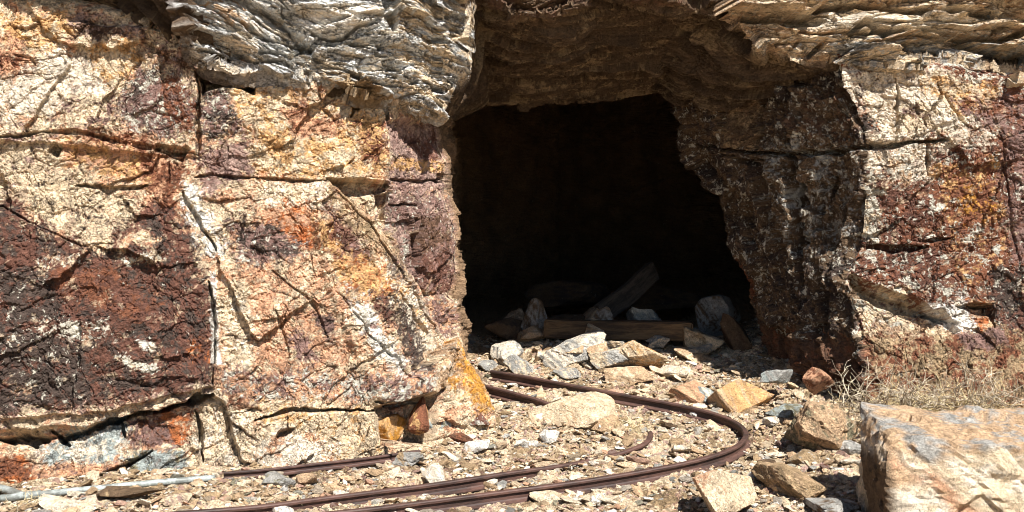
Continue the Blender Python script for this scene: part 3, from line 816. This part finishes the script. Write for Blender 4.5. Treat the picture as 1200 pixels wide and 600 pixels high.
def build_stones():
    R = math.radians
    S = stone
    # the big block at the lower right
    k = np.array
    planes = [((-.99, .08, .05), .66), ((.03, -1, .12), .60), ((.02, -.06, 1), .56), ((1, .1, 0), .9), ((0, 1, .1), .62), ((0, 0, -1), .6), ((-.1, -.7, .7), .80), ((.4, -.8, .75), .84), ((-.8, -.5, .75), .88), ((-.5, -.1, .9), .80), ((.5, -.3, .8), .78)]
    g = ICO[6]
    V = cut_shape(g[0], planes)
    lo, hi = V.min(0), V.max(0); V = (V - (lo + hi) / 2) / (hi - lo) * np.array((1.75, .62, .62))
    a = V[:, 0] + .7 * V[:, 2]; b = V[:, 1] - .8 * V[:, 2]
    d = .060 * fbm(a * 2.0, b * 2.0, 5, 71, .6) + .045 * facet(a / .36, b / .26, 381, 1.0)[0] + .009 * facet(a / .09 + .4 * fbm(a * 6, b * 6, 2, 3), b / .07, 382, .9)[0]
    rb = np.abs(fbm(a * 3.2, b * 3.2, 4, 72, .6)); d -= .016 * np.exp(-(rb / .035) ** 2)
    V = V + g[0] * d[:, None]
    col = recipe('pale', 'cream', .5, a, b, 91, 2.6)
    w = sstep(.15, .32, fbm(a * 1.7 + 3, b * 1.7, 4, 93, .6))[:, None]; col = col * (1 - w) + recipe('buff', 'peach', .5, a, b, 95, 5) * w
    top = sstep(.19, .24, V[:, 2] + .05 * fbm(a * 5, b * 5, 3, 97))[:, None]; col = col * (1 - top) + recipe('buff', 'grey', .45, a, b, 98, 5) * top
    side = sstep(-.80, -.83, V[:, 0])[:, None]; col = col * (1 - side) + C['umber'] * side  # left side painted umber to deepen the shade on it
    msk = np.zeros_like(col); msk[:, 0] = .08; msk[:, 1] = .5
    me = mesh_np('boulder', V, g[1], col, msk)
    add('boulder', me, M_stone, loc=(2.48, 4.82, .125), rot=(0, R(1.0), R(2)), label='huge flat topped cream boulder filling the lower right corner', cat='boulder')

    S('boulder', 978, 530, 92, 62, 'buff', 'olive', 'cracked ochre brown boulder just left of the huge cream one', 211, depth=.4, ry=R(-3), extra=[((0,-1,.2),.7),((-1,-.2,0),.75)], mix=.45, crack=.9, amp=.04)
    S('flat_rock', 933, 588, 88, 40, 'tan', 'buff', 'tan flat slab tilted over a dark gap left of the huge boulder', 12, depth=.38, ry=R(8), layer=.01, rz=R(-12))
    S('flat_rock', 984, 606, 60, 15, 'grey', 'umber', 'low shaded grey rock wedged beside the huge boulder\'s dark side', 13, depth=.22, sub=4)
    S('boulder', 858, 612, 82, 62, 'cream', 'peach', 'cream and orange pointed boulder at the bottom edge below the rail bend', 14, depth=.3, rz=R(20), mix=.4)
    S('rock', 884, 566, 18, 14, 'white', 'pale', 'small white rock behind the pointed bottom edge boulder', 15, sub=4)
    S('rock', 902, 562, 26, 24, 'umber', 'dark', 'dark brown rock right of the pointed bottom edge boulder', 16, sub=4)
    S('boulder', 870, 482, 74, 38, 'ochre', 'buff', 'smooth yellow ochre boulder behind the rail bend', 17, depth=.34, amp=.012, crack=.25, mix=.5, ry=R(8))
    S('rock', 812, 474, 50, 24, 'peach', 'tan', 'pinkish tan wedge of rock beside the yellow ochre boulder', 18, depth=.2, ry=R(-12))
    S('rock', 826, 472, 26, 20, 'greyb', 'pale', 'pale grey rock face between pink wedge and ochre boulder', 19, depth=.12, sub=4)
    S('rock', 912, 480, 38, 18, 'grey', 'greyb', 'grey rounded rock right of the yellow ochre boulder', 20, D=6.5, z=.28, sub=4)
    S('flat_rock', 926, 490, 46, 14, 'greyb', 'olive', 'greenish grey flat slab at the foot of the right wall', 21, sub=4, depth=.2)
    S('rock', 969, 474, 34, 30, 'peach', 'rust', 'reddish pink tilted rock on top of the cracked brown boulder', 22, D=6.0, z=.33, ry=R(-25), sub=4)
    S('rock', 905, 500, 20, 12, 'pale', 'white', 'small pale rock below the greenish flat slab', 23, sub=4)
    S('rock', 1002, 532, 30, 14, 'grey', 'white', 'light grey rock against the huge boulder\'s shaded side', 24, sub=4)
    S('rock', 945, 546, 40, 16, 'tan', 'grey', 'low tan rock between the cracked boulder and the tilted slab', 25, sub=4)
    # rubble heap in the mouth
    S('rock', 682, 448, 84, 34, 'pale', 'grey', 'long pale rock sloping up to the right on the rubble heap', 26, D=7.35, z=.24, depth=.24, ry=R(-20), mix=.35, crack=.7, amp=.03)
    S('rock', 697, 446, 22, 24, 'pale', 'cream', 'small upright pale rock right behind the long sloping one', 27, D=7.5, z=.3, sub=4)
    S('rock', 718, 456, 56, 26, 'cream', 'grey', 'rough cream rock right of the long sloping rock', 28, D=7.25, z=.20, depth=.22, crack=.9, amp=.035)
    S('rock', 752, 458, 66, 38, 'cream', 'ochre', 'peaked cream and ochre rock crowning the rubble heap', 29, D=7.2, z=.19, depth=.26, crack=.9, amp=.04, extra=[((-.7, 0, .7), .55), ((.6, 0, .75), .6)])
    S('rock', 738, 466, 60, 18, 'buff', 'cream', 'buff low rock at the front of the rubble heap', 30, D=7.0, z=.13, sub=5, depth=.2)
    S('rock', 790, 462, 40, 16, 'pale', 'cream', 'low pale rock between rubble heap and pink wedge', 31, D=7.1, z=.15, sub=4)
    S('rock', 665, 462, 34, 14, 'grey', 'cream', 'low greyish rock in front of the long sloping rock', 32, D=7.1, z=.13, sub=4)
    S('rock', 640, 446, 26, 12, 'cream', 'pale', 'small cream rock at the left end of the rubble heap', 33, D=7.5, z=.2, sub=4)
    S('rock', 572, 444, 24, 12, 'grey', 'pale', 'rounded grey rock at the foot of the yellow wall corner', 34, D=7.4, z=.2, sub=4)
    S('boulder', 676, 505, 124, 40, 'cream', 'buff', 'broad cream boulder lying over the inner rail', 35, depth=.62, mix=.4, ry=R(4), amp=.02, extra=[((.6, -.2, .6), .6), ((-.5, -.3, .8), .62)])
    S('rock', 707, 508, 44, 20, 'buff', 'tan', 'dusty tan rock leaning on the broad cream boulder', 36, sub=4)
    S('rock', 644, 522, 24, 18, 'white', 'pale', 'white rock below the broad cream boulder', 37, sub=4, amp=.03)
    S('rock', 611, 526, 18, 12, 'white', 'pale', 'small white rock left of the other white ones', 38, sub=4)
    S('rock', 625, 525, 12, 9, 'white', 'pale', 'tiny white rock between two larger white rocks', 39, sub=4)
    gg = np.random.default_rng(404)
    desc = [('flat_rock', 'pale', 'grey'), ('rock', 'cream', 'tan'), ('flat_rock', 'grey', 'cream'), ('rock', 'buff', 'cream')]
    for i in range(34):
        t = gg.random(); x = gg.uniform(590, 835); D_ = gg.uniform(7.1, 8.3)
        zz_ = float(gz((x - 600) * D_ / F, D_)) + gg.uniform(-.01, .09) * np.exp(-((x - 715) / 80) ** 2)
        kk, A, B = desc[i % 4]; w_ = gg.uniform(22, 62)
        p = np.array([(x - 600) * D_ / F, D_, zz_])
        py_ = HOR + F * (H - zz_) / D_
        o = S(kk, x, py_, w_, w_ * gg.uniform(.25, .6), A, B, 'angular broken %s piled in the rubble heap at the tunnel mouth' % kk.replace('_', ' '), 500 + i, D=D_, sub=4, amp=.03, crack=.8,
              ry=R(gg.uniform(-32, 32)), rx=R(gg.uniform(-20, 20)), rz=gg.uniform(-1.2, 1.2), group='angular %ss piled in the rubble heap' % kk.replace('_', ' '))
    # foot of the left wall
    S('rock', 462, 517, 44, 40, 'gold', 'ochre', 'golden brown wedge of rock under the left wall', 40, D=5.95, depth=.2, ry=R(-35), mix=.5)
    S('rock', 487, 508, 26, 44, 'rust', 'ochre', 'rusty upright rock beside the golden wedge', 41, D=6.0, depth=.16, ry=R(12))
    S('rock', 513, 512, 36, 30, 'greyb', 'olive', 'grey green rock between the rusty and the maroon rocks', 42, D=6.1, depth=.2, sub=4)
    S('rock', 516, 482, 20, 26, 'white', 'pale', 'white upright rock above the grey green one', 43, D=6.3, sub=4)
    S('rock', 545, 502, 54, 26, 'maroon', 'white', 'maroon and white streaked rock below the golden wall corner', 44, D=6.25, mix=.35, depth=.2, ry=R(14), flake=.5)
    S('rock', 536, 522, 38, 14, 'rust', 'brown', 'flat rusty brown rock in front of the maroon streaked one', 45, sub=4)
    S('rock', 559, 532, 34, 14, 'white', 'pale', 'flat white rock in the gravel below the maroon one', 46, sub=4, ry=R(-10))
    S('rock', 478, 550, 40, 20, 'grey', 'tan', 'layered grey rock at the end of the brown rail by the wall', 47, layer=.03, ry=R(-8))
    S('rock', 507, 570, 28, 24, 'pale', 'white', 'pale three sided rock standing above the inner rail', 48, sub=4, extra=[((-.7, -.2, .6), .5), ((.7, -.2, .6), .5)])
    S('rock', 358, 570, 26, 16, 'buff', 'pinkg', 'tan rock in gravel left of the pale three sided rock', 49, sub=4)
    S('rock', 322, 572, 44, 16, 'grey', 'olive', 'low grey rock in front of the brown rail\'s left end', 50, sub=4)
    S('flat_rock', 145, 589, 84, 16, 'umber', 'tan', 'flat brown slab lying just below the grey pipe', 51, depth=.12, ry=R(3))
    S('rock', 326, 606, 34, 14, 'white', 'pale', 'white rock at the bottom edge beside the inner rail', 52, sub=4)
    S('flat_rock', 72, 604, 80, 16, 'pale', 'cream', 'pale flat slab at the bottom left under the pipe', 53, depth=.16)
    S('rock', 205, 592, 30, 12, 'cream', 'pinkg', 'cream rock right of the flat brown slab', 54, sub=4)
    S('rock', 280, 590, 26, 12, 'tan', 'buff', 'tan rock above the inner rail at lower left', 55, sub=4)
    S('rock', 800, 530, 22, 8, 'pale', 'cream', 'small pale rock lying inside the outer rail\'s bend', 56, sub=4)
    S('rock', 785, 504, 18, 10, 'umber', 'dark', 'small dark rock inside the rail bend behind the grass', 57, sub=4)
    S('rock', 640, 592, 40, 12, 'cream', 'pale', 'cream rock just below the outer rail at the bottom', 58, sub=4)
    S('rock', 700, 592, 22, 14, 'white', 'cream', 'whitish rock right of the cream one below the outer rail', 59, sub=4)
    # shaded rocks inside
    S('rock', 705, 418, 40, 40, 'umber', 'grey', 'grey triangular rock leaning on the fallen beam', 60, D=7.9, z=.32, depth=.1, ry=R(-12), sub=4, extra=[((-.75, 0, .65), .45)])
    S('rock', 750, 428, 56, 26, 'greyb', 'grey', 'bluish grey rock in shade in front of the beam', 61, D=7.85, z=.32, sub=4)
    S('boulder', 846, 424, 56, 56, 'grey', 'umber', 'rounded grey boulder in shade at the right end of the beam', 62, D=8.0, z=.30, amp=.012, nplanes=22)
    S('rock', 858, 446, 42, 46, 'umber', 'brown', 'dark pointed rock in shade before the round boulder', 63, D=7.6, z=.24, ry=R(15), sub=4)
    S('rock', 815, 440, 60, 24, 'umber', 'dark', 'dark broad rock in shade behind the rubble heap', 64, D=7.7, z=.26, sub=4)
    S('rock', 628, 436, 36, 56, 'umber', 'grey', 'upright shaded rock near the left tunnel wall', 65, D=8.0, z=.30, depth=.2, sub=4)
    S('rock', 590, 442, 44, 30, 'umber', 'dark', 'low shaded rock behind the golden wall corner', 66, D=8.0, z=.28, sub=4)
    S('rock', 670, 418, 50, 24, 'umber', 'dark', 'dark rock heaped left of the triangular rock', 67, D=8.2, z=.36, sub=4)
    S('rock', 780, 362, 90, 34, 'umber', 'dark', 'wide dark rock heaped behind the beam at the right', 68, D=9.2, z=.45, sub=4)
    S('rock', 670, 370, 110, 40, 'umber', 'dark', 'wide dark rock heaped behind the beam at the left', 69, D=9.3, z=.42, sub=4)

def build_small_stones():
    g = np.random.default_rng(101)
    kinds = [('cream', 'buff', 'small angular cream stone among the gravel', 'cream stones in the gravel', 60),
             ('tan', 'buff', 'small angular tan stone among the gravel', 'tan stones in the gravel', 44),
             ('pale', 'white', 'small whitish stone among the gravel', 'whitish stones in the gravel', 22),
             ('pinkg', 'rust', 'small reddish stone among the gravel', 'reddish stones in the gravel', 20),
             ('grey', 'olive', 'small flat grey stone among the gravel', 'grey stones in the gravel', 20)]
    sd = 900
    for A, B, lab, grp, n in kinds:
        ms = []
        for k in range(5):
            sd += 1
            me = rock_mesh('stone', sd, (1, g.uniform(.6, .9), g.uniform(.35, .65)), A, B, .4, 2, nplanes=9, shade=g.uniform(.85, 1.05))
            me.materials.append(M_stone); ms.append(me)
        cnt = 0
        while cnt < n:
            px = g.uniform(10, 1010); py = g.uniform(452, 600)
            # stay on open ground, off the wall
            lim = np.interp(px, [0, 300, 440, 560, 600, 900, 1020], [575, 560, 552, 505, 450, 470, 530])
            if py < lim + 4: continue
            p = pg(px, py); s = (.030 + .055 * g.random() ** 2.2)
            o = bpy.data.objects.new('stone', ms[g.integers(0, 5)]); COL.objects.link(o)
            o.location = (p[0], p[1], p[2] - .010 + .03 * float(fbm(np.array([p[0] * 1.8]), np.array([p[1] * 1.8]), 4, 220)[0]))
            o.scale = (s, s, s); o.rotation_euler = (g.uniform(-.3, .3), g.uniform(-.3, .3), g.uniform(0, 6.28))
            o['label'] = lab; o['category'] = 'stone'; o['group'] = grp
            cnt += 1

# ------------------------------------------------------------------ rails, pipe, timber
def catmull(pts, n=14):
    pts = [np.asarray(p, float) for p in pts]; out = []
    q = [2 * pts[0] - pts[1]] + pts + [2 * pts[-1] - pts[-2]]
    for i in range(1, len(q) - 2):
        for t in np.linspace(0, 1, n, endpoint=False):
            a, b, c, d = q[i - 1], q[i], q[i + 1], q[i + 2]
            out.append(.5 * ((2 * b) + (c - a) * t + (2 * a - 5 * b + 4 * c - d) * t * t + (3 * b - a - 3 * c + d) * t ** 3))
    out.append(pts[-1]); return np.array(out)

RAILP = [(a * .95, b * .95) for a, b in [(-.030, 0), (.030, 0), (.030, .006), (.008, .013), (.004, .020), (.004, .044), (.010, .050), (.0165, .053), (.0165, .063), (.012, .068), (-.012, .068), (-.0165, .063), (-.0165, .053), (-.010, .050), (-.004, .044), (-.004, .020), (-.008, .013), (-.030, .006)]]
def sweep(path, prof, roll=0.0):
    T = np.gradient(path, axis=0); T /= np.linalg.norm(T, axis=1, keepdims=True)
    up = np.array([0, 0, 1.0]); Sd = np.cross(T, up); Sd /= np.linalg.norm(Sd, axis=1, keepdims=True); U = np.cross(Sd, T)
    c, s = math.cos(roll), math.sin(roll)
    pr = np.array(prof); pr = np.stack([pr[:, 0] * c - pr[:, 1] * s, pr[:, 0] * s + pr[:, 1] * c], 1)
    V = path[:, None, :] + pr[None, :, :1] * Sd[:, None, :] + pr[None, :, 1:] * U[:, None, :]
    m = len(prof); n = len(path)
    fs = []
    i = np.arange(n - 1)[:, None] * m; j = np.arange(m)[None]
    fs = np.stack([i + j, i + (j + 1) % m, i + m + (j + 1) % m, i + m + j], -1).reshape(-1, 4)
    return V.reshape(-1, 3), fs, m, n

def swept(name, path, prof, mat, smooth=False, **kw):
    V, fs, m, n = sweep(path, prof)
    me = bpy.data.meshes.new(name)
    faces = fs.tolist() + [list(range(m))[::-1], [(n - 1) * m + k for k in range(m)]]
    me.from_pydata(V.tolist(), [], faces); me.update()
    for p in me.polygons: p.use_smooth = smooth
    return add(name, me, mat, **kw)

def ground_path(pts, h=.0, sink=None):
    out = []
    for i, (px, py) in enumerate(pts):
        out.append(pg(px, py, h))
    c = catmull(out)
    return c

def build_track():
    root = add('mine_track', None, label='pair of rusty narrow mine rails curving sharply out of the tunnel', cat='railway track')
    hh = .05
    outer = [(575,436),(612,442),(660,451),(730,464),(790,475),(836,486),(864,498),(874,511),(864,524),(838,535),(790,547),(700,563),(600,577),(500,590),(420,600),(300,612),(120,632)]
    inner = [(560,450),(600,460),(645,472),(700,481),(745,490),(762,500),(756,512),(735,521),(700,531),(650,543),(600,553),(520,566),(450,575),(370,585),(300,594),(200,602),(100,610),(-80,622)]
    po = ground_path(outer, hh); po[:, 2] -= .05
    pi = ground_path(inner, hh); pi[:, 2] -= .058
    # inner rail is partly buried around its far bend
    t = np.arange(len(pi)) / 14.0
    pi[:, 2] -= .085 * sstep(1.8, 2.8, t) * sstep(4.9, 4.2, t) + .036 * sstep(4.2, 4.9, t) * sstep(10.5, 7.5, t)
    for nm, p in (('rail', po), ('rail', pi)):
        # rest points close to origin frame: shift vertically smooth
        k = np.ones(9) / 9
        z = np.convolve(np.pad(p[:, 2], 4, 'edge'), k, 'valid'); p[:, 2] = z
        swept(nm, p, RAILP, M_rail, parent=root)
    a = ground_path([(262,561),(310,557),(370,550),(430,543),(492,534)], .02); a[:, 2] -= .006
    swept('rail', a, [(p_ * .75, q_ * .62) for p_, q_ in RAILP], M_rail, label='short dark brown rail lying along the foot of the left wall', cat='rail')
    # pipe
    circ = [(.017 * math.cos(t), .017 * math.sin(t)) for t in np.linspace(0, 2 * np.pi, 14, endpoint=False)]
    b = ground_path([(-90,592),(0,585),(60,579),(120,573),(180,567),(252,561)], .02); b[:, 2] += .004
    rp = add('metal_pipe', None, label='thin weathered grey metal pipe lying on the ground at lower left', cat='pipe')
    swept('tube', b, circ, M_pipe, True, parent=rp)
    c2 = [(.021 * math.cos(t), .021 * math.sin(t)) for t in np.linspace(0, 2 * np.pi, 14, endpoint=False)]
    swept('coupling', b[20:26], c2, M_pipe, True, parent=rp)
    c = ground_path([(-40,566),(0,572),(26,581)], .02)
    c3 = [(.024 * math.cos(t), .018 * math.sin(t)) for t in np.linspace(0, 2 * np.pi, 12, endpoint=False)]
    swept('metal_pipe', c, c3, M_pipe, True, label='short grey metal pipe end poking in at the left edge', cat='pipe')

def board(name, a, b, w, t, mat, seed=0, roll=0., **kw):
    a = np.asarray(a, float); b = np.asarray(b, float)
    L = np.linalg.norm(b - a); d = (b - a) / L
    up = np.array([0, 0, 1.]); s = np.cross(d, up); s /= np.linalg.norm(s); u = np.cross(s, d)
    M3 = Matrix((d, s, u)).transposed() @ Matrix.Rotation(roll, 3, 'X')
    bm = bmesh.new(); bmesh.ops.create_cube(bm, size=1)
    for v in bm.verts: v.co = Vector((v.co.x * L, v.co.y * w, v.co.z * t))
    bmesh.ops.bevel(bm, geom=list(bm.edges), offset=min(w, t) * .08, segments=2, affect='EDGES')
    bmesh.ops.subdivide_edges(bm, edges=[e for e in bm.edges if abs((e.verts[0].co - e.verts[1].co).x) > L * .5], cuts=30)
    g = random.Random(seed)
    for v in bm.verts:
        x = v.co.x / L
        v.co.y += .012 * math.sin(x * 7 + seed) * w / .1 * .4 + g.uniform(-.0015, .0015)
        v.co.z += .010 * math.sin(x * 5 + seed * 2) * .5 + g.uniform(-.0015, .0015)
        if abs(x) > .48: v.co.x += g.uniform(-.012, .012)
    me = bpy.data.meshes.new(name); bm.to_mesh(me); bm.free()
    o = add(name, me, mat, **kw)
    o.matrix_world = Matrix.Translation(Vector((a + b) / 2)) @ M3.to_4x4()
    return o

def build_timber():
    board('timber_beam', P(638, 384, 7.95), P(812, 389, 7.75), .13, .14, M_timber, 3, label='squared brown timber beam lying across the rubble inside the tunnel', cat='beam')
    board('plank', P(704, 370, 8.3), P(766, 318, 8.9), .17, .06, M_timberg, 5, roll=math.radians(100), label='thick grey plank leaning up behind the beam', cat='plank')

# ------------------------------------------------------------------ dry plants
def tube_np(path, r0, r1, k=4):
    T = np.gradient(path, axis=0); T /= np.linalg.norm(T, axis=1, keepdims=True) + 1e-9
    a = np.cross(T, np.array([.3, .2, 1.])); a /= np.linalg.norm(a, axis=1, keepdims=True) + 1e-9; b = np.cross(T, a)
    n = len(path); r = np.linspace(r0, r1, n)[:, None]
    V = []
    for j in range(k):
        t = 2 * np.pi * j / k
        V.append(path + (a * math.cos(t) + b * math.sin(t)) * r)
    V = np.stack(V, 1).reshape(-1, 3)
    i = np.arange(n - 1)[:, None] * k; j = np.arange(k)[None]
    f = np.stack([i + j, i + (j + 1) % k, i + k + (j + 1) % k, i + k + j], -1).reshape(-1, 4)
    return V, f

def merge(parts):
    off = 0; V = []; Fs = []
    for v, f in parts: V.append(v); Fs.append(f + off); off += len(v)
    return np.concatenate(V), np.concatenate(Fs)

def stem_path(g, base, L, lean, n=7, curl=.5):
    d = np.array([lean[0], lean[1], 1.0]); d /= np.linalg.norm(d)
    p = np.array(base, float); out = [p.copy()]
    for i in range(n):
        d = d + g.normal(size=3) * curl * .35 + np.array([0, 0, -.10]) ; d /= np.linalg.norm(d)
        p = p + d * L / n; out.append(p.copy())
    return np.array(out)

def build_plants():
    g = np.random.default_rng(55)
    def bush(name, pts, nblade, ntwig, Lb, label, cat, rb=.0016, kind=None):
        o = add(name, None, label=label, cat=cat)
        bl = []; tw = []
        for i in range(nblade):
            q = pts[g.integers(0, len(pts))] + g.normal(size=3) * np.array([.05, .04, .012])
            bl.append(tube_np(stem_path(g, q, Lb * g.uniform(.45, 1.2), g.normal(size=2) * .75 + (0, -.25), 6, .8), rb, rb * .45, 3))
        for i in range(ntwig):
            q = pts[g.integers(0, len(pts))] + g.normal(size=3) * np.array([.05, .04, .01])
            pth = stem_path(g, q, Lb * g.uniform(1.0, 1.9), g.normal(size=2) * .8 + (0, -.3), 8, .75)
            tw.append(tube_np(pth, .0036, .0016, 4))
            for k in range(3):
                j = g.integers(2, 7); tw.append(tube_np(stem_path(g, pth[j], Lb * .5, g.normal(size=2) * 1.2, 4, .8), .0018, .0008, 3))
        if bl:
            V, Fc = merge(bl); add('straw_blades', mesh_np('straw_blades', V, Fc), M_straw, parent=o)
        if tw:
            V, Fc = merge(tw); add('twigs', mesh_np('twigs', V, Fc), M_twig, parent=o)
        return o
    def line(px0, py0, px1, py1, D0, D1, n=40):
        return [P(px0 + (px1 - px0) * t, py0 + (py1 - py0) * t, D0 + (D1 - D0) * t) for t in np.linspace(0, 1, n)]
    bush('dry_shrub', line(1040, 486, 1170, 482, 5.85, 5.75), 280, 120, .22, 'tangled pale straw coloured dry shrub behind the huge boulder', 'shrub', rb=.0022)
    bush('dry_shrub', line(985, 482, 1040, 484, 5.95, 5.9, 20), 30, 44, .22, 'bare bleached twiggy shrub in the shade left of the straw one', 'shrub')
    bush('grass_tuft', [pg(722, 503), pg(738, 500), pg(752, 506)], 110, 0, .12, 'small dry grass tuft beside the broad cream boulder', 'grass tuft', rb=.0011)
    bush('grass_tuft', [pg(24, 596), pg(36, 592)], 30, 6, .09, 'dry weed below the pipe at the left edge', 'weed', rb=.0012)
    bush('grass_tuft', [pg(344, 596)], 26, 0, .06, 'tiny dry grass tuft by the inner rail at the bottom', 'grass tuft', rb=.0012)

# ------------------------------------------------------------------ light, camera
def build_light():
    az = 0           # direction to the sun in plan: right and behind the camera
    el = math.radians(54)
    d = Vector((.57 * math.cos(el), -.82 * math.cos(el), math.sin(el))).normalized()
    sd = bpy.data.lights.new('sun', 'SUN'); sd.energy = 5.0; sd.angle = math.radians(.53); sd.color = (1, .975, .935)
    so = bpy.data.objects.new('sun', sd); COL.objects.link(so)
    so.rotation_euler = (-d).to_track_quat('-Z', 'Y').to_euler()
    w = bpy.data.worlds.new('World'); scene.world = w; w.use_nodes = True
    nt = w.node_tree; bg = nt.nodes['Background']
    sky = nt.nodes.new('ShaderNodeTexSky'); sky.sky_type = 'NISHITA'; sky.sun_disc = False
    sky.sun_elevation = el; sky.sun_rotation = math.atan2(d.x, d.y); sky.altitude = 1200; sky.dust_density = .6
    nt.links.new(sky.outputs[0], bg.inputs[0]); bg.inputs[1].default_value = .05
    cam = bpy.data.cameras.new('camera'); co = bpy.data.objects.new('camera', cam); COL.objects.link(co)
    co.location = (0, 0, H); co.rotation_euler = (math.radians(90), 0, 0)
    cam.sensor_width = 36; cam.lens = 36; cam.shift_y = -70 / 1200; cam.clip_end = 500; cam.clip_start = .05
    scene.camera = co
    scene.cycles.filter_width = 1.0
    vs = scene.view_settings; vs.view_transform = 'Standard'; vs.look = 'None'; vs.exposure = EXPO; vs.gamma = 1
    scene.render.resolution_x = 1024; scene.render.resolution_y = 512
    scene.cycles.max_bounces = 5; scene.cycles.diffuse_bounces = 3
EXPO = 1.08

import time
T0 = time.time()
for f in (build_wall, build_overhang, build_ground, build_gravel, build_stones, build_small_stones, build_track, build_timber, build_plants, build_light):
    f(); print(f.__name__, round(time.time() - T0, 1))
